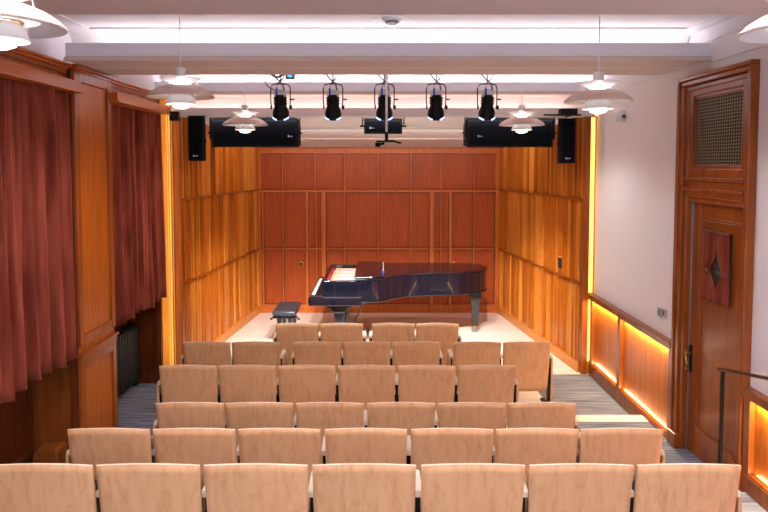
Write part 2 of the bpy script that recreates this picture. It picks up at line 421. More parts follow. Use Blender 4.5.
# ------------------------------------------------------------------ left wall
m = MB().box(-3.1, -2.98, -1.5, 8.5, 0, 3.75).box(-2.98, -2.62, -1.5, 8.5, 3.42, 3.75)
struct(m.build('wall_left', M['white']))
m = MB().box(-2.975, -2.96, -1.5, 8.0, 0, 3.4)
m.box(-2.99, -2.9, 3.0, 5.66, .0, .18)
struct(m.build('wall_left_panelling', M['walnut']), 'dark wood lining of the window bays')
struct(MB().box(-2.98, -2.955, 3.2, 5.4, 1.05, 3.1).build('window_1', M['dark']), 'darkened window behind the near curtain')
struct(MB().box(-2.98, -2.955, 6.6, 7.8, 1.05, 3.1).build('window_2', M['dark']), 'darkened window behind the far curtain')
# cornice over the bays
def cornice(n, y0, y1, lab):
    o = struct(MB().box(-2.98, -2.56, y0, y1, 3.20, 3.42).build(n, M['amber']), lab)
    MB().box(-2.6, -2.545, y0, y1, 3.36, 3.385).box(-2.6, -2.525, y0, y1, 3.385, 3.41).box(-2.6, -2.50, y0, y1, 3.41, 3.43).build('cornice', M['pelmet'], o, .004)
    MB().box(-2.6, -2.43, y0, y1, 3.20, 3.285).box(-2.6, -2.415, y0, y1, 3.19, 3.205).build('pelmet_board', M['pelmet'], o, .004)
    m = MB(); frame(m, 'x', -2.57, -2.545, y0 + .02, y1 - .02, 3.28, 3.37, .022); m.build('frieze_mould', M['amber_dark'], o, .004)
cornice('trim_12', 2.4, 5.66, 'wooden cornice and pelmet over the near curtain')
cornice('trim_13', 6.44, 8.06, 'wooden cornice and pelmet over the far curtain')
# broad pilaster
o = struct(MB().box(-2.98, -2.51, 5.66, 6.44, 0, 3.42).build('wall_left_pilaster', M['amber']), 'broad panelled pilaster between the two curtains')
m = MB(); frame(m, 'x', -2.515, -2.49, 5.66, 6.44, 1.06, 3.38, .085); m.build('upper_frame', M['amber_dark'], o, .006)
m = MB(); frame(m, 'x', -2.515, -2.49, 5.66, 6.44, 0, .93, .085); m.build('lower_frame', M['amber_dark'], o, .006)
MB().box(-2.53, -2.47, 5.64, 6.46, .98, 1.0).box(-2.53, -2.485, 5.65, 6.45, .93, .985).build('chair_rail', M['amber_dark'], o, .004)
MB().box(-2.99, -2.46, 5.645, 6.455, 3.40, 3.43).box(-2.99, -2.48, 5.65, 6.45, 3.375, 3.40).build('capital', M['amber_dark'], o, .004)
m = MB(); frame(m, 'y', 5.64, 5.662, -2.97, -2.51, .0, .98, .07); m.box(-2.97, -2.51, 5.645, 5.662, .98, 3.4)
m.build('near_side_frame', M['walnut'], o, .006)
m = MB().box(-2.90, -2.58, 5.652, 5.66, .07, .9); m.build('near_side_panel', M['door'], o)
# far return of the second bay, lit flutes and stage post
o = struct(MB().box(-2.98, -2.56, 8.0, 8.06, 0, 3.42).build('wall_left_return', M['walnut']), 'dark panelled return at the far end of the second bay')
m = MB(); frame(m, 'y', 7.985, 8.0, -2.92, -2.58, .16, .98, .06); m.box(-2.98, -2.56, 7.98, 8.0, 0, .14).build('return_frame', M['walnut'], o, .004)
m = MB()
m.box(-2.66, -2.49, 8.38, 8.42, 0, 3.42)
for x in (-2.575, -2.548, -2.52, -2.497): m.box(x - .006, x + .006, 8.34, 8.38, 0, 3.42)
m.box(-2.68, -2.66, 8.06, 8.4, 0, 3.42)
fl = struct(m.build('trim_14', M['golden']), 'golden ribs glowing beside the left of the stage mouth')
MB().box(-2.566, -2.556, 8.372, 8.381, .02, 3.40).build('led_line', M['led'], fl)
MB().box(-2.540, -2.530, 8.372, 8.381, .02, 3.40).build('led_line', M['led'], fl)
fr = struct(MB().box(2.62, 2.70, 8.36, 8.44, 0, 3.2).build('trim_17', M['golden']), 'golden strip glowing beside the right of the stage mouth')
MB().box(2.632, 2.68, 8.352, 8.361, 1.02, 3.18).build('led_line', M['led'], fr)
MB().box(2.632, 2.68, 8.352, 8.361, .16, .93).build('led_line', M['led'], fr)
struct(MB().box(-2.50, -2.40, 8.36, 8.46, 0, 3.24).box(-2.62, -2.45, 8.46, 8.5, 0, 3.24).build('trim_15', M['amber_dark'], None, .004), 'left post of the stage mouth')
struct(MB().box(2.55, 2.62, 8.32, 8.44, 0, 3.20).box(2.62, 2.72, 8.44, 8.5, 0, 3.24).build('trim_16', M['amber_dark'], None, .004), 'right post of the stage mouth')

# ------------------------------------------------------------------ stage walls
def slat_wall(name, P0, P1, inward, seed, lab):
    rnd = random.Random(seed)
    P0 = Vector(P0); P1 = Vector(P1); L = (P1 - P0).length; u = (P1 - P0) / L; n = Vector((-u.y, u.x)) * inward
    def top(s): return 3.25 - .37 * (s / L)
    def pt(s, d): q = P0 + u * s + n * d; return q.x, q.y
    def blk(m, s0, s1, d0, d1, z0, z1a, z1b=None):
        z1b = z1a if z1b is None else z1b
        b = [pt(s0, d0), pt(s1, d0), pt(s1, d1), pt(s0, d1)]
        m.hexa([(x, y, z0) for x, y in b], [(b[0][0], b[0][1], z1a), (b[1][0], b[1][1], z1b), (b[2][0], b[2][1], z1b), (b[3][0], b[3][1], z1a)])
    m = MB(); blk(m, 0, L, -.12, -.055, 0, top(0), top(L))
    o = struct(m.build(name, M['walnut']), lab)
    tiers = ((.13, 1.12), (1.145, 2.16), (2.185, None))
    for k, (z0, z1) in enumerate(tiers):
        ma = MB(); mb_ = MB(); s = .0
        while s < L - .02:
            f = s / L
            if rnd.random() < .62: wd = rnd.uniform(.022, .04); gap = rnd.uniform(.04, .085)
            else: wd = rnd.uniform(.10, .2); gap = rnd.uniform(.012, .03)
            if f < .17: wd, gap = .024, .036
            e = min(L, s + wd); dep = rnd.choice((.02, .0, -.012))
            blk(ma if rnd.random() < .5 else mb_, s, e, -.056, dep, z0, z1 or top(s), z1 or top(e)); s = e + gap
        ma.build('slats', M['amber'], o); mb_.build('slats', M['slat2'], o)
    for z in (1.12, 2.16):
        m = MB(); blk(m, 0, L, -.056, .026, z, z + .022); m.build('rail', M['amber_dark'], o)
    m = MB(); blk(m, 0, L, -.056, .03, 0, .13); m.build('plinth', M['slat2'], o)
    return o, blk
slat_wall('wall_stage_left', (-2.40, 8.42), (-2.06, 11.86), -1, 3, 'slatted amber wall on the left of the stage')
o, blk = slat_wall('wall_stage_right', (2.55, 8.40), (2.16, 11.86), 1, 8, 'slatted amber wall on the right of the stage')
m = MB(); blk(m, .62, .74, 0, .006, 1.22, 1.36); m.build('socket_recess', M['dark'], o)
m = MB(); blk(m, .60, .78, 0, .02, 1.36, 1.38); m.build('recess_lintel', M['slat2'], o)

m = MB().box(-2.2, 2.3, 11.88, 12.0, 0, 2.9)
bw = struct(m.build('wall_back', M['cherry']), 'cherry panelled back wall of the stage')
def bars(lst, y, z0, z1, nm='stile'):
    m = MB()
    for x, w_ in lst: m.box(x - w_ / 2, x + w_ / 2, y, 11.89, z0, z1)
    return m.build(nm, M['cherry_rail'], bw, .003)
M['cherry_rail'] = wood('cherry_rail_wood', (176, 84, 30), (204, 112, 46), .35, .05)
XM = [-1.625, -.542, .035, .612, 1.713]
XL = XM + [-1.19, -1.06, 1.0, 1.136]
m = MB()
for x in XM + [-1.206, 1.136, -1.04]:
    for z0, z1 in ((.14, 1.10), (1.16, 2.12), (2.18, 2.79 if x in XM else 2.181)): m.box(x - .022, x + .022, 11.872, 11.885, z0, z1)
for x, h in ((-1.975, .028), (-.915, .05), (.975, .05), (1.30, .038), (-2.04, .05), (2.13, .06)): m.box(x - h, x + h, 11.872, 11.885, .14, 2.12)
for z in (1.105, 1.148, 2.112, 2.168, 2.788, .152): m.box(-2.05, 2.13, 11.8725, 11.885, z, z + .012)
m.build('edge_shade_strip', M['walnut'], bw)  # dark strips paint shade along the edges of stiles and rails
bars([(x, .022) for x in XM] + [(1.14, .022), (-1.06, .022), (-2.04, .07), (2.13, .09)], 11.84, 2.17, 2.80)
bars([(x, .022) for x in XM] + [(-1.206, .04), (-1.04, .022), (1.136, .022), (-2.04, .07), (2.13, .09)], 11.84, .14, 2.13)
bars([(-1.975, .03), (-.915, .075), (.975, .075), (1.30, .05)], 11.82, .02, 2.14)
m = MB().box(-2.1, 2.18, 11.83, 11.89, 2.125, 2.165).box(-2.1, 2.18, 11.84, 11.89, 2.80, 2.885).box(-2.1, 2.18, 11.845, 11.89, .0, .15).box(-2.12, 2.2, 11.80, 11.89, 2.885, 2.9)
for a, b in ((-1.96, -.95), (-.88, .94), (1.01, 1.28), (1.33, 2.09)): m.box(a, b, 11.842, 11.89, 1.12, 1.145)
m.build('rail', M['cherry_rail'], bw, .003)
m = MB()
for a in (-1.58, -.1, .35, 1.45): m.box(a, a + .01, 11.843, 11.89, 0, .1)
for x in (-1.315, -.045, .105, 1.365):
    h = MB().lathe([(.0001, 0), (.036, 0), (.036, .012), (.028, .014), (.026, .004), (.0001, .004)], (x, 11.855, .87), 20, Matrix.Rotation(pi / 2, 4, 'X'))
    p = h.build('recessed_pull', M['brass'], bw, smooth=True)
    MB().lathe([(.0001, .006), (.023, .006), (.023, .0), (.0001, .0)], (x, 11.853, .87), 16, Matrix.Rotation(pi / 2, 4, 'X')).build('pull_hole', M['dark'], p)
m.bm.free()

# ------------------------------------------------------------------ curtains
VB = lambda a, b: (lambda s: a + (b - a) * s)
o = wavy('window_curtain', (-2.57, 2.9), (-2.54, 5.635), 320, 14, .07, lambda s: .99 + .035 * s + .02 * sin(s * 19), 3.215, lambda s, t: (s, 1.0), M['velvet'], (1, 0), None, .006, 2)
tag(o, 'long russet velvet curtain in the near window bay', 'curtain', 'velvet window curtains')
o = wavy('window_curtain', (-2.62, 6.50), (-2.555, 7.98), 200, 8, .055, lambda s: 1.0 + .02 * s + .02 * sin(s * 14 + 1), 3.215, lambda s, t: (s, 1.0), M['velvet'], (1, 0), None, .006, 9)
tag(o, 'russet velvet curtain in the far window bay, above the radiator', 'curtain', 'velvet window curtains')

# ------------------------------------------------------------------ radiator, wooden block
t = thing('radiator', 'dark cast iron column radiator under the far curtain', 'radiator', (-2.86, 7.24, 0))
m = MB()
for k in range(18):
    y = -.72 + k * .083
    m.prism([(-.06, y), (.05, y), (.058, y + .03), (.05, y + .06), (-.06, y + .06)], .07, .70)
    m.yzprism([(y, .70), (y + .06, .70), (y + .05, .735), (y + .01, .735)], -.06, .05)
m.box(-.04, .03, -.70, .72, .12, .2).box(-.04, .03, -.70, .72, .58, .66)
m.build('columns', M['iron'], t, .008)
for y in (-.68, .68): MB().box(-.04, .04, y - .03, y + .03, 0, .09).build('foot', M['iron'], t)
t = thing('wooden_block', 'small rounded wooden block at the foot of the broad pilaster', 'box', (-2.72, 5.54, 0))
MB().xzprism([(-.10, 0), (.10, 0), (.10, .24), (.075, .27), (-.075, .255), (-.10, .23)], -.08, .1).build('body', M['door'], t, .01)
MB().box(-.10, .10, -.084, -.078, .08, .2).build('panel', M['doortrim'], t, .004)

# ------------------------------------------------------------------ pendant lamps
def revolve(prof, name, mat, parent): return MB().lathe(prof, (0, 0, 0), 56).build(name, mat, parent, smooth=True)
def pendant(x, y, z, ztop, lab):
    t = thing('pendant_lamp', lab, 'lamp', (x, y, z), 0, 'layered white pendant lamps')
    revolve([(.0001, .215), (.034, .215), (.038, .21), (.038, .15), (.0001, .15)], 'socket_cover', M['shade'], t)
    MB().tube([(0, 0, .21), (0, 0, ztop - z)], .004).build('cable', M['shade'], t)
    revolve([(.038, .120), (.06, .105), (.075, .10), (.155, .135), (.155, .138), (.077, .106), (.06, .112), (.038, .127)], 'top_shade', M['shade'], t)
    revolve([(.125, .078), (.18, .055), (.225, .026), (.25, 0), (.249, -.006), (.222, .018), (.176, .047), (.122, .070), (.125, .078)], 'main_shade', M['shade_rose'], t)
    revolve([(.118, .066), (.172, .044), (.218, .016), (.246, -.008), (.20, .0), (.15, .02)], 'inner_reflector', M['shade'], t)
    revolve([(.06, .03), (.085, .022), (.092, .016), (.088, .010), (.06, .018)], 'copper_ring', M['copper'], t)
    revolve([(.075, .012), (.098, -.015), (.112, -.055), (.111, -.060), (.094, -.02), (.07, .008)], 'lower_bowl', M['shade'], t)
    revolve([(.085, -.05), (.064, -.058), (.060, -.080), (.03, -.092), (.0001, -.094)], 'diffuser', M['glow'], t)
    revolve([(.0001, .098), (.05, .098), (.052, .03), (.0001, .03)], 'lamp_bulb', M['glow2'], t)
    for k in range(3):
        a = 2 * pi * k / 3 + .5
        MB().tube([(.12 * cos(a), .12 * sin(a), .12), (.13 * cos(a), .13 * sin(a), .07)], .0025, 6).tube([(.10 * cos(a), .10 * sin(a), -.02), (.12 * cos(a), .12 * sin(a), .07)], .0025, 6).build('strut', M['shade'], t)
M['shade_rose'] = plain('shade_rose_enamel', (226, 198, 188), .3)
M['glow2'] = plain('bulb_glow', (255, 250, 244), .5, emit=(255, 248, 242), es=9)
pendant(-1.49, 2.72, 3.15, 3.75, 'white layered pendant lamp nearest, cut by the left edge of the picture')
pendant(1.68, 2.665, 3.12, 3.75, 'white layered pendant lamp nearest, cut by the right edge of the picture')
pendant(-1.475, 5.18, 3.118, 3.75, 'white layered pendant lamp hanging before the broad left pilaster and curtains')
pendant(1.655, 5.10, 3.075, 3.75, 'white layered pendant lamp hanging beside the transom grille of the door')
pendant(-1.455, 7.6, 3.05, 3.75, 'smaller-looking white pendant lamp hanging before the left wide speaker')
pendant(1.61, 7.55, 3.045, 3.75, 'smaller-looking white pendant lamp hanging before the right wide speaker')

# ------------------------------------------------------------------ stage spotlights
def spotlight(x, lab, coil=False):
    t = thing('stage_spotlight', lab, 'spotlight', (x, 6.9, 3.19), 0, 'stage spotlights over the front rows')
    R = Matrix.Rotation(radians(16), 4, 'X')
    def rp(p): return tuple(R @ Vector(p))
    b = MB().lathe([(.0001, .125), (.052, .125), (.06, .115), (.062, .0), (.078, -.04), (.084, -.06), (.084, -.125), (.078, -.13)], (0, 0, 0), 28, R)
    for k in range(3): b.lathe([(.062, .02 + k * .028), (.068, .024 + k * .028), (.068, .032 + k * .028), (.062, .036 + k * .028)], (0, 0, 0), 28, R)
    b.build('lamp_body', M['black'], t, smooth=True)
    MB().lathe([(.0001, -.110), (.078, -.110), (.078, -.125)], (0, 0, 0), 28, R).build('lens', M['lens'], t, smooth=True)
    for sg in (-1, 1):
        m = MB(); pts = []
        for k in range(7):
            a_ = -pi / 2 + sg * (.45 + k * .13); pts.append(rp((.083 * cos(a_), .083 * sin(a_), -.122 + .016 * k / 6)))
        m.tube(pts, .009, 6).build('lens_rim_glow', M['lens'], t, smooth=True)  # glowing crescents added for the bright rim of the lens
    m = MB().box(-.055, .055, -.04, .045, .10, .165); bmesh.ops.transform(m.bm, matrix=R, verts=m.bm.verts); m.build('connector_panel', M['steel'], t, .004)
    m = MB().box(-.036, -.018, -.05, -.025, .12, .19); bmesh.ops.transform(m.bm, matrix=R, verts=m.bm.verts); m.build('blue_plug', M['blue'], t, .003)
    for sx in (-.04, .036):
        m = MB().box(sx - .008, sx + .008, -.036, -.028, .12, .14); bmesh.ops.transform(m.bm, matrix=R, verts=m.bm.verts); m.build('red_lamp', M['red'], t)
    MB().tube([(-.09, 0, -.02), (-.098, 0, .05), (-.098, 0, .18), (-.085, 0, .215), (-.05, 0, .225), (.05, 0, .225), (.085, 0, .215), (.098, 0, .18), (.098, 0, .05), (.09, 0, -.02)], .006).build('yoke', M['black'], t, smooth=True)
    MB().lathe([(.0001, 0), (.022, 0), (.022, .02), (.0001, .02)], (.095, 0, -.01), 16, Matrix.Rotation(pi / 2, 4, 'Y')).build('tilt_knob', M['black'], t)
    MB().tube([(.098, 0, .07), (.14, 0, .07)], .007).build('tilt_handle', M['black'], t)
    MB().tube([(-.1, 0, -.01), (-.085, 0, -.01)], .018).build('tilt_knob', M['black'], t)
    MB().tube([(0, 0, .225), (0, 0, .56)], .010).box(-.03, .03, -.03, .03, .54, .56).build('hanging_rod', M['steel'], t)
    m = MB()
    m.tube([(-.027, -.06, .17), (-.02, -.06, .22), (.03, -.05, .27), (.07, -.04, .34), (.075, -.03, .44), (.06, -.02, .56)], .008)
    m.tube([(.045, -.05, .15), (.03, -.06, .22), (-.03, -.05, .27), (-.075, -.04, .33), (-.09, -.03, .42), (-.06, -.02, .56)], .008)
    m.build('power_cable', M['cablegrey'], t, smooth=True)
    if coil:
        m = MB()
        for k in range(3):
            pts = [(-.03 + (.07 + .006 * k) * cos(a * pi / 8), -.03 + .012 * k, .36 + (.065 + .004 * k) * sin(a * pi / 8)) for a in range(17)]
            m.tube(pts, .006)
        m.tube([(-.10, -.03, .34), (-.16, -.03, .28), (-.13, -.03, .2), (-.06, -.05, .16), (-.03, -.05, .14)], .006)
        m.build('coiled_cable', M['cablegrey'], t, smooth=True)
M['cablegrey'] = plain('grey_cable', (96, 90, 90), .5)
spotlight(-.962, 'black stage spotlight with a coiled cable, leftmost of the five', True)
spotlight(-.433, 'black stage spotlight second from the left of the five')
spotlight(.085, 'black middle stage spotlight, hanging before the small centre speaker')
spotlight(.605, 'black stage spotlight second from the right of the five')
spotlight(1.12, 'black stage spotlight at the right end of the five')
t = thing('ceiling_sensor', 'small dark box with blue light beside the coiled cable spotlight', 'sensor', (-.85, 6.8, 3.45))
MB().box(-.045, .045, -.04, .04, 0, .06).tube([(0, 0, .05), (0, 0, .31)], .006).build('housing', M['greymetal'], t, .004)
MB().box(-.02, .02, -.043, -.039, .015, .045).build('blue_light', M['bluelit'], t)
t = thing('smoke_detector', 'white round smoke detector under the nearest ceiling beam', 'smoke detector', (.09, 3.86, 3.385))
revolve([(.0001, 0), (.02, 0), (.03, .008), (.034, .018), (.05, .022), (.058, .038), (.0001, .038)], 'housing', M['shade'], t)
revolve([(.031, .008), (.036, .010), (.037, .016), (.034, .018)], 'sensor_ring', M['greymetal'], t)

# hanging microphone boom
t = thing('hanging_microphone', 'pale vertical pole with a black microphone clamp above the piano', 'microphone', (.102, 6.6, 2.8))
MB().tube([(0, 0, .06), (0, 0, .95)], .011).build('pole', M['shade'], t, smooth=True)
MB().tube([(0, 0, .03), (0, 0, .12)], .018).box(-.1, .1, -.015, .015, .02, .035).build('clamp', M['black'], t, .003)
MB().tube([(-.11, .0, -.005), (-.06, 0, -.005)], .022).tube([(-.06, 0, .0), (-.02, 0, .01)], .012).build('microphone', M['black'], t, smooth=True)
MB().tube([(.0, 0, .03), (.05, -.01, .035), (.1, -.01, .02), (.14, -.02, .012)], .009).build('arm', M['black'], t, smooth=True)

# ------------------------------------------------------------------ speakers
def wide_speaker(x, y, z, wd, ht, dp, lab, side, grp):
    t = thing('wide_loudspeaker', lab, 'loudspeaker', (x, y, z), 0, grp)
    m = MB().yzprism([(0, 0), (dp, .03), (dp, ht - .06), (.06, ht), (0, ht - .01)], -wd / 2, wd / 2)
    m.build('cabinet', M['speaker'], t, .008)
    m = MB(); frame(m, 'y', -.004, .003, -wd / 2 + .01, wd / 2 - .01, .01, ht - .03, .012); m.build('grille_frame', M['black'], t)
    MB().box(-wd / 2 - .03, wd / 2 + .03, .01, .04, ht + .012, ht + .03).box(-wd / 2 - .03, -wd / 2 - .015, .01, .07, .1, ht + .03).box(wd / 2 + .015, wd / 2 + .03, .01, .07, .1, ht + .03).build('bracket', M['black'], t, .003)
    for s in (-1, 1): MB().tube([(s * wd / 2, .04, ht * .5), (s * (wd / 2 + .055), .04, ht * .5)], .012).build('bracket_knob', M['black'], t)
    lx = side
    MB().lathe([(.0001, 0), (.013, 0), (.013, .004), (.0001, .004)], (lx, -.001, ht * .38), 14, Matrix.Rotation(pi / 2, 4, 'X')).box(lx + .02, lx + .05, -.006, -.003, ht * .36, ht * .385).build('badge', M['logo'], t)
    MB().tube([(-wd * .3, .03, ht + .02), (-wd * .3, .03, ht + .06)], .012).tube([(wd * .3, .03, ht + .02), (wd * .3, .03, ht + .06)], .012).build('hanger', M['black'], t)
    return t
wide_speaker(-1.53, 8.6, 2.825, 1.08, .365, .40, 'wide black loudspeaker hanging at the left of the stage ceiling', .43, 'hanging loudspeakers')
wide_speaker(1.69, 8.6, 2.825, 1.08, .365, .40, 'wide black loudspeaker hanging at the right of the stage ceiling', -.40, 'hanging loudspeakers')
wide_speaker(.09, 8.6, 2.99, .48, .20, .2, 'small black loudspeaker hanging at the centre above the piano', -.16, 'hanging loudspeakers')
def tall_speaker(x, y, z, lab, s):
    t = thing('tall_loudspeaker', lab, 'loudspeaker', (x, y, z), 0, 'tall narrow loudspeakers')
    MB().prism([(-.09, 0), (.09, 0), (.075, .2), (-.075, .2)], 0, .53).build('cabinet', M['speaker'], t, .006)
    m = MB(); frame(m, 'y', -.004, .002, -.082, .082, .01, .52, .008); m.build('grille_frame', M['black'], t)
    MB().tube([(0, .1, .53), (0, .1, .57), (s * .06, .12, .58), (s * .14, .12, .60)], .012).box(-.1, .1, .06, .14, .53, .545).build('bracket', M['black'], t, .003)
    MB().box(-.104, -.09, .08, .12, .22, .26).build('bracket_knob', M['black'], t)
    MB().box(.09, .104, .08, .12, .22, .26).build('bracket_knob', M['black'], t)
    MB().lathe([(.0001, 0), (.012, 0), (.012, .004), (.0001, .004)], (-.02, -.001, .06), 14, Matrix.Rotation(pi / 2, 4, 'X')).box(.0, .03, -.006, -.003, .055, .065).build('badge', M['logo'], t)
tall_speaker(-2.17, 8.2, 2.65, 'tall narrow black loudspeaker beside the left stage wall', -1)
tall_speaker(2.31, 8.2, 2.62, 'tall narrow black loudspeaker beside the right stage wall', 1)
t = thing('junction_box', 'black bracket box above the tall left loudspeaker', 'box', (-2.42, 8.16, 3.1))
MB().box(-.05, .05, 0, .1, .03, .14).build('housing', M['black'], t, .004)
t = thing('junction_box', 'black bracket box above the tall right loudspeaker behind the pendant', 'box', (2.36, 8.1, 3.2))
MB().box(-.17, .03, 0, .12, -.01, .07).build('housing', M['black'], t, .004)
MB().tube([(-.35, .1, .0), (.1, .1, -.0)], .01).build('arm', M['black'], t)

# ------------------------------------------------------------------ grand piano
P = thing('grand_piano', 'long black lacquered concert grand piano on the stage', 'piano', (.4, 10.1, 0.004))
ox, oy = -.4, -10.1
def cat(pts, n=10):   # Catmull-Rom through points
    out = []
    for i in range(len(pts) - 1):
        p0 = pts[max(i - 1, 0)]; p1 = pts[i]; p2 = pts[i + 1]; p3 = pts[min(i + 2, len(pts) - 1)]
        for k in range(n):
            t_ = k / n
            out.append(tuple(.5 * ((2 * p1[j]) + (-p0[j] + p2[j]) * t_ + (2 * p0[j] - 5 * p1[j] + 4 * p2[j] - p3[j]) * t_ ** 2 + (-p0[j] + 3 * p1[j] - 3 * p2[j] + p3[j]) * t_ ** 3) for j in (0, 1)))
    out.append(pts[-1]); return out
curve = cat([(-.74, 9.32), (-.4, 9.32), (-.12, 9.34), (.08, 9.44), (.25, 9.63), (.5, 9.80), (.85, 9.87), (1.2, 9.93), (1.5, 10.06), (1.67, 10.27), (1.70, 10.5), (1.62, 10.72), (1.42, 10.84), (1.15, 10.87)], 8)
outline = curve + [(-.74, 10.87)]
def off(pts, d):
    n = len(pts); out = []
    for i in range(n):
        a = Vector(pts[i - 1]); b = Vector(pts[i]); c_ = Vector(pts[(i + 1) % n])
        e1 = (b - a).normalized(); e2 = (c_ - b).normalized()
        n1 = Vector((-e1.y, e1.x)); n2 = Vector((-e2.y, e2.x)); nn = (n1 + n2)
        nn = nn / max(.3, nn.length_squared / 2) ; out.append(tuple(b + nn * d))
    return out
inner = off(outline, .05)
loc = lambda pts: [(x + ox, y + oy) for x, y in pts]
m = MB(); A = loc(outline); B = loc(inner); n = len(A)
va = [[m.bm.verts.new((x, y, z)) for x, y in pts] for pts, z in ((A, .70), (A, 1.0), (B, 1.0), (B, .70))]
for r0, r1 in ((0, 1), (1, 2), (2, 3), (3, 0)):
    for i in range(n):
        j = (i + 1) % n; m.bm.faces.new((va[r0][i], va[r0][j], va[r1][j], va[r1][i]))
m.build('rim', M['piano'], P, .006, smooth=True)
m = MB(); A2 = loc(off(outline, -.018)); n = len(A2)
m.prism(A2, .685, .705); m.build('rim_moulding', M['piano'], P, .006)
MB().prism(B, .70, .92).build('soundboard', M['gold'], P)
# lid from x=-.29 onward
lidpts = [p for p in off(outline, -.02) if p[0] > -.28]
li = [(-.28, 9.30)] + lidpts[:] + [(-.28, 10.89)]
MB().prism(loc(li), 1.005, 1.025).build('lid', M['piano'], P, .004)
flap = [(-.30, 9.305), (-.05, 9.312)] + [p for p in off(outline, -.01) if -.02 < p[0] < .13 and p[1] < 10] + [(.13, 10.86), (-.30, 10.86)]
MB().prism(loc(flap), 1.028, 1.05).build('folded_lid_flap', M['piano'], P, .004)
# interior
m = MB().box(-.69 + ox, -.665 + ox, 9.38 + oy, 10.81 + oy, .93, .965); m.build('felt_strip', M['red'], P)
m = MB()
for k in range(40): m.tube([(-.60 + ox, 9.42 + k * .035 + oy, .945), (-.25 + ox, 9.45 + k * .034 + oy, .945)], .003, 4)
m.build('strings', M['steel'], P)
m = MB()
for k in range(5): m.box(-.62 + ox, -.2 + ox, 9.5 + k * .3 + oy, 9.53 + k * .3 + oy, .92, .955)
m.box(-.63 + ox, -.55 + ox, 9.38 + oy, 10.8 + oy, .92, .95); m.build('plate', M['gold'], P, .004)
# keyboard end
MB().box(-.93 + ox, -.20 + ox, 9.27 + oy, 10.92 + oy, .655, .715).build('keybed', M['piano'], P, .008)
MB().box(-.935 + ox, -.90 + ox, 9.27 + oy, 10.92 + oy, .70, .752).build('keyslip', M['piano'], P, .005)
for ya, yb in ((9.27, 9.39), (10.80, 10.92)):
    MB().xzprism([(-.935 + ox, .70), (-.2 + ox, .70), (-.2 + ox, .775), (-.72 + ox, .775), (-.74 + ox, .80), (-.90 + ox, .79), (-.935 + ox, .77)], ya + oy, yb + oy).build('cheek', M['piano'], P, .006)
kb = MB().box(-.90 + ox, -.755 + ox, 9.40 + oy, 10.79 + oy, .745, .785).build('white_keys', M['ivory'], P)
m = MB()
for k in range(52):
    if k % 7 in (0, 1, 3, 4, 5): m.box(-.85 + ox, -.76 + ox, 9.415 + k * .0264 + oy, 9.427 + k * .0264 + oy, .785, .797)
m.build('black_keys', M['piano'], P)
MB().xzprism([(-.755 + ox, .76), (-.735 + ox, .76), (-.74 + ox, .93), (-.75 + ox, .93)], 9.39 + oy, 10.8 + oy).build('fallboard', M['piano'], P)
def leg(x, y):
    l = MB()
    l.hexa([(x - .04, y - .04, .10), (x + .04, y - .04, .10), (x + .04, y + .04, .10), (x - .04, y + .04, .10)],
           [(x - .07, y - .07, .52), (x + .07, y - .07, .52), (x + .07, y + .07, .52), (x - .07, y + .07, .52)])
    l.hexa([(x - .075, y - .075, .52), (x + .075, y - .075, .52), (x + .075, y + .075, .52), (x - .075, y + .075, .52)],
           [(x - .085, y - .085, .54), (x + .085, y - .085, .54), (x + .085, y + .085, .54), (x - .085, y + .085, .54)])
    return l
for (x, y, big) in ((-.52, 9.5, 1), (-.52, 10.68, 1), (1.54, 10.47, 0)):
    X, YY = x + ox, y + oy
    l = leg(X, YY)
    if big:
        l.xzprism([(X - .09, .54), (X + .09, .54), (X + .13, .59), (X + .24, .64), (X + .24, .66), (X - .24, .66), (X - .24, .64), (X - .13, .59)], YY - .08, YY + .08)
    else: l.box(X - .085, X + .085, YY - .085, YY + .085, .54, .69)
    lo = l.build('leg', M['piano'], P, .006)
    MB().box(X - .035, X + .035, YY - .02, YY + .02, .06, .11).build('caster_fork', M['brass'], lo, .003)
    MB().tube([(X - .015, YY - .035, .034), (X - .015, YY + .035, .034)], .034, 18).tube([(X - .045, YY, .03), (X + .045, YY, .03)], .028, 18).build('caster_wheel', M['greymetal'], lo)
m = MB().box(-.47 + ox, -.41 + ox, 10.0 + oy, 10.04 + oy, .16, .66).box(-.47 + ox, -.41 + ox, 10.2 + oy, 10.24 + oy, .16, .66).box(-.52 + ox, -.36 + ox, 9.95 + oy, 10.29 + oy, .1, .17)
m.build('pedal_lyre', M['piano'], P, .006)
m = MB()
for y in (10.05, 10.12, 10.19): m.box(-.62 + ox, -.5 + ox, y - .02 + oy, y + .02 + oy, .09, .10)
for y in (10.08, 10.16): m.tube([(-.44 + ox, y + oy, .17), (-.44 + ox, y + oy, .66)], .008)
m.build('pedal', M['brass'], P)
MB().tube([(-.36 + ox, 10.1 + oy, .16), (-.12 + ox, 10.1 + oy, .67)], .012).build('lyre_brace', M['piano'], P)
m = MB().box(-.06, .06, -.04, .04, 0, .035).tube([(0, 0, .03), (0, 0, .1)], .01)
t = thing('microphone_clip', 'small blue and silver clip standing on the piano lid', 'clip', (.10, 9.62, 1.055))
m.bm.free()
MB().lathe([(.0001, 0), (.022, 0), (.022, .035), (.014, .05), (.0001, .05)], (0, 0, 0), 20).build('base', M['blue_dark'] if 'blue_dark' in M else plain('dark_blue', (30, 50, 110), .3), t, smooth=True)
MB().tube([(0, 0, .05), (.005, .02, .10), (.0, .05, .16)], .005).build('stem', M['steel'], t, smooth=True)

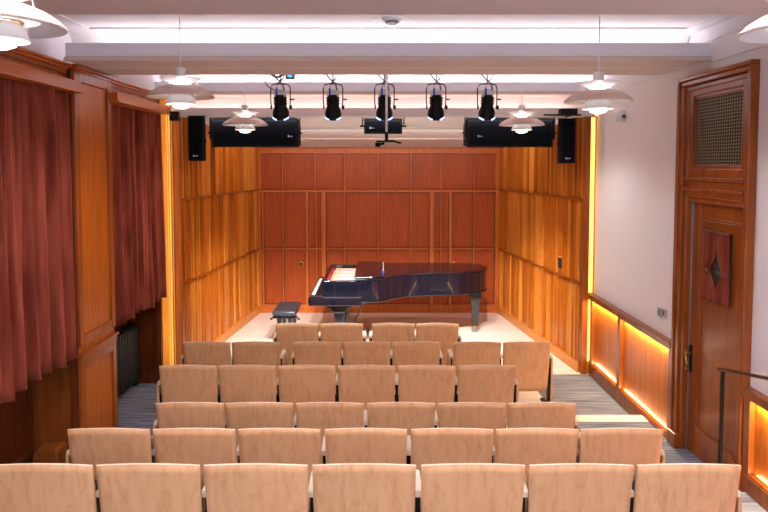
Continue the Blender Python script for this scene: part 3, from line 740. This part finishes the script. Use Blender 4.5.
# ------------------------------------------------------------------ piano bench
t = thing('piano_bench', 'black leather adjustable piano bench left of the keyboard', 'bench', (-1.32, 9.99, 0.004))
m = MB().box(-.165, .165, -.37, .37, .44, .505); m.build('cushion', M['leather'], t, .02, smooth=True)
m = MB()
for a in (-.12, 0, .12): m.box(-.168, .168, a * 1.5 - .002, a * 1.5 + .002, .503, .5065)
m.build('seam', M['black'], t)
MB().box(-.155, .155, -.36, .36, .40, .44).build('apron', M['piano'], t, .006)
for sx in (-.075, .075):
    for sy in (-.26, .26):
        MB().hexa([(sx - .025, sy - .025, 0), (sx + .025, sy - .025, 0), (sx + .025, sy + .025, 0), (sx - .025, sy + .025, 0)],
                  [(sx - .035, sy - .035, .40), (sx + .035, sy - .035, .40), (sx + .035, sy + .035, .40), (sx - .035, sy + .035, .40)]).build('leg', M['piano'], t, .004)
for s in (-1, 1):
    MB().tube([(s * .14, -.2, .42), (s * .20, -.24, .37)], .008).lathe([(.0001, 0), (.02, 0), (.02, .015), (.0001, .015)], (s * .20, -.24, .36), 14).build('height_knob', M['black'], t)

# ------------------------------------------------------------------ handrail
t = thing('handrail', 'thin black handrail with brass top beside the right wainscot', 'handrail', (2.3, 4.44, .26))
MB().box(-.011, .011, -.011, .011, 0, .97).build('post', M['black'], t, .003)
MB().box(-.011, .011, -1.7, -1.678, .16, 1.32).build('post', M['black'], t, .003)
MB().hexa([(-.02, .05, .965), (.02, .05, .965), (.02, -2.2, 1.425), (-.02, -2.2, 1.425)], [(-.02, .05, .985), (.02, .05, .985), (.02, -2.2, 1.445), (-.02, -2.2, 1.445)]).build('top_rail', plain('aged_brass', (84, 62, 38), .3, .7), t, .008)

# ------------------------------------------------------------------ seats
def back_mesh():
    m = MB(); nx, nz = 16, 12; th = .014
    def P_(u, v, f):        # u -1..1, v 0 bottom..1 top
        hw = .250 - .012 * (1 - v) ** 1.5
        rad = .04; z = .19 + (.543 + .015 * (1 - u * u)) * v
        x = u * hw
        y = .085 * (1 - v) - .016 * (1 - u * u) + (th if f else 0)
        if v < .12: # rounded lower corners
            z += .03 * max(0, abs(u) - .86) / .14 * (1 - v / .12)
        return (x, y, z)
    g = [[[m.bm.verts.new(P_(-1 + 2 * i / nx, j / nz, f)) for i in range(nx + 1)] for j in range(nz + 1)] for f in (0, 1)]
    for j in range(nz):
        for i in range(nx):
            m.bm.faces.new((g[0][j][i], g[0][j][i + 1], g[0][j + 1][i + 1], g[0][j + 1][i]))
            m.bm.faces.new((g[1][j][i + 1], g[1][j][i], g[1][j + 1][i], g[1][j + 1][i + 1]))
    for i in range(nx):
        m.bm.faces.new((g[0][0][i + 1], g[0][0][i], g[1][0][i], g[1][0][i + 1])); m.bm.faces.new((g[0][nz][i], g[0][nz][i + 1], g[1][nz][i + 1], g[1][nz][i]))
    for j in range(nz):
        m.bm.faces.new((g[0][j][0], g[0][j + 1][0], g[1][j + 1][0], g[1][j][0])); m.bm.faces.new((g[0][j + 1][nx], g[0][j][nx], g[1][j][nx], g[1][j + 1][nx]))
    me = m.mesh('backrest', M['ply'])
    me.materials.append(M['birch'])
    for p in me.polygons:
        if p.normal.z > .8: p.material_index = 1  # top edge painted paler, as though lit from above
        elif abs(p.normal.x) < .5: p.use_smooth = True
    return me
def bevelled(mb, name, mat, w):
    bmesh.ops.bevel(mb.bm, geom=mb.bm.edges[:], offset=w, segments=2, affect='EDGES'); return mb.mesh(name, mat)
ME = {}
ME['backrest'] = back_mesh()
ME['back_cushion'] = bevelled(MB().hexa([(-.21, .085, .26), (.21, .085, .26), (.21, .13, .26), (-.21, .13, .26)], [(-.225, .018, .70), (.225, .018, .70), (.225, .055, .70), (-.225, .055, .70)]), 'back_cushion', M['navy'], .012)
ME['seat_pan'] = bevelled(MB().hexa([(-.215, .14, .24), (.215, .14, .24), (.215, .22, .24), (-.215, .22, .24)], [(-.215, .10, .60), (.215, .10, .60), (.215, .165, .60), (-.215, .165, .60)]), 'seat_cushion', M['navy'], .015)
ME['seat_ply'] = MB().hexa([(-.22, .222, .23), (.22, .222, .23), (.22, .232, .23), (-.22, .232, .23)], [(-.22, .167, .61), (.22, .167, .61), (.22, .177, .61), (-.22, .177, .61)]).mesh('seat_shell', M['ply'])
ME['armrest'] = bevelled(MB().hexa([(-.02, .05, .55), (.02, .05, .55), (.02, .30, .555), (-.02, .30, .555)], [(-.02, .05, .58), (.02, .05, .58), (.02, .30, .58), (-.02, .30, .58)]), 'armrest', M['birch'], .005)
ME['standard'] = MB().box(-.012, .012, .10, .16, .02, .55).box(-.012, .012, .10, .27, .47, .55).box(-.03, .03, .03, .36, 0, .02).box(-.02, .02, .08, .11, .25, .45).mesh('standard', M['black'])
ME['side_panel'] = bevelled(MB().box(-.010, .010, .06, .29, .03, .555), 'side_panel', M['ply'], .003)
ME['hinge'] = MB().box(-.235, -.2, .11, .16, .30, .36).box(.2, .235, .11, .16, .30, .36).box(-.23, .23, .09, .11, .3, .33).mesh('hinge', M['steel'])
def seat(x, y, z, lab, grp, lend, rend):
    t = thing('auditorium_seat', lab, 'seat', (x, y, z), 0, grp)
    place('backrest', ME['backrest'], t); place('back_cushion', ME['back_cushion'], t)
    sc = place('seat_cushion', ME['seat_pan'], t); place('seat_shell', ME['seat_ply'], sc)
    place('hinge', ME['hinge'], t)
    a = place('armrest', ME['armrest'], t); s = place('standard', ME['standard'], t)
    xx = -.26 if not lend else -.264
    a.location.x = s.location.x = xx
    if lend: p = place('side_panel', ME['side_panel'], t); p.location.x = -.283
    if rend:
        a = place('armrest', ME['armrest'], t); s = place('standard', ME['standard'], t); p = place('side_panel', ME['side_panel'], t)
        a.location.x = s.location.x = .264; p.location.x = .283
rows = [
 ('nearest row', 3.198, .42, .745, 108.5, [38.5, 146.5, 255, 364, 473.7, 583, 691], (0,), (6,)),
 ('second row back from the camera', 4.047, .26, .745, 85.2, [109.5, 194.5, 279.5, 366, 452, 536.7, 621.4], (0,), (6,)),
 ('third row from the camera', 4.904, .116, .745, 70.6, [190, 259.3, 329.8, 401, 472, 542], (0,), (5,)),
 ('fourth row from the camera', 5.842, .114, .726, 59.6, [187.6, 246.8, 306.5, 366.5, 427, 487], (0,), (5,)),
 ('fifth row, split by paired armrests', 7.05, .004, .745, 49.5, [206.2, 255.3, 317.4, 366.7, 416.3, 477.5, 527], (0, 2, 5), (1, 4, 6)),
 ('farthest row before the piano', 7.889, .004, .738, 44.3, [297, 341.4, 393.6, 437.4], (0, 2), (1, 3)),
]
ORD = ['leftmost', 'second from left', 'third from left', 'fourth from left', 'fifth from left', 'sixth from left', 'seventh from left']
for (nm, y, z, ht, pitch, cxs, le, re_) in rows:
    for i, cx in enumerate(cxs):
        o_ = 'rightmost' if i == len(cxs) - 1 else ORD[i]
        seat((cx - 376) * .52 / pitch, y, z, 'pale birch plywood folding seat, %s in the %s' % (o_, nm), 'plywood seats in the ' + nm, i in le, i in re_)
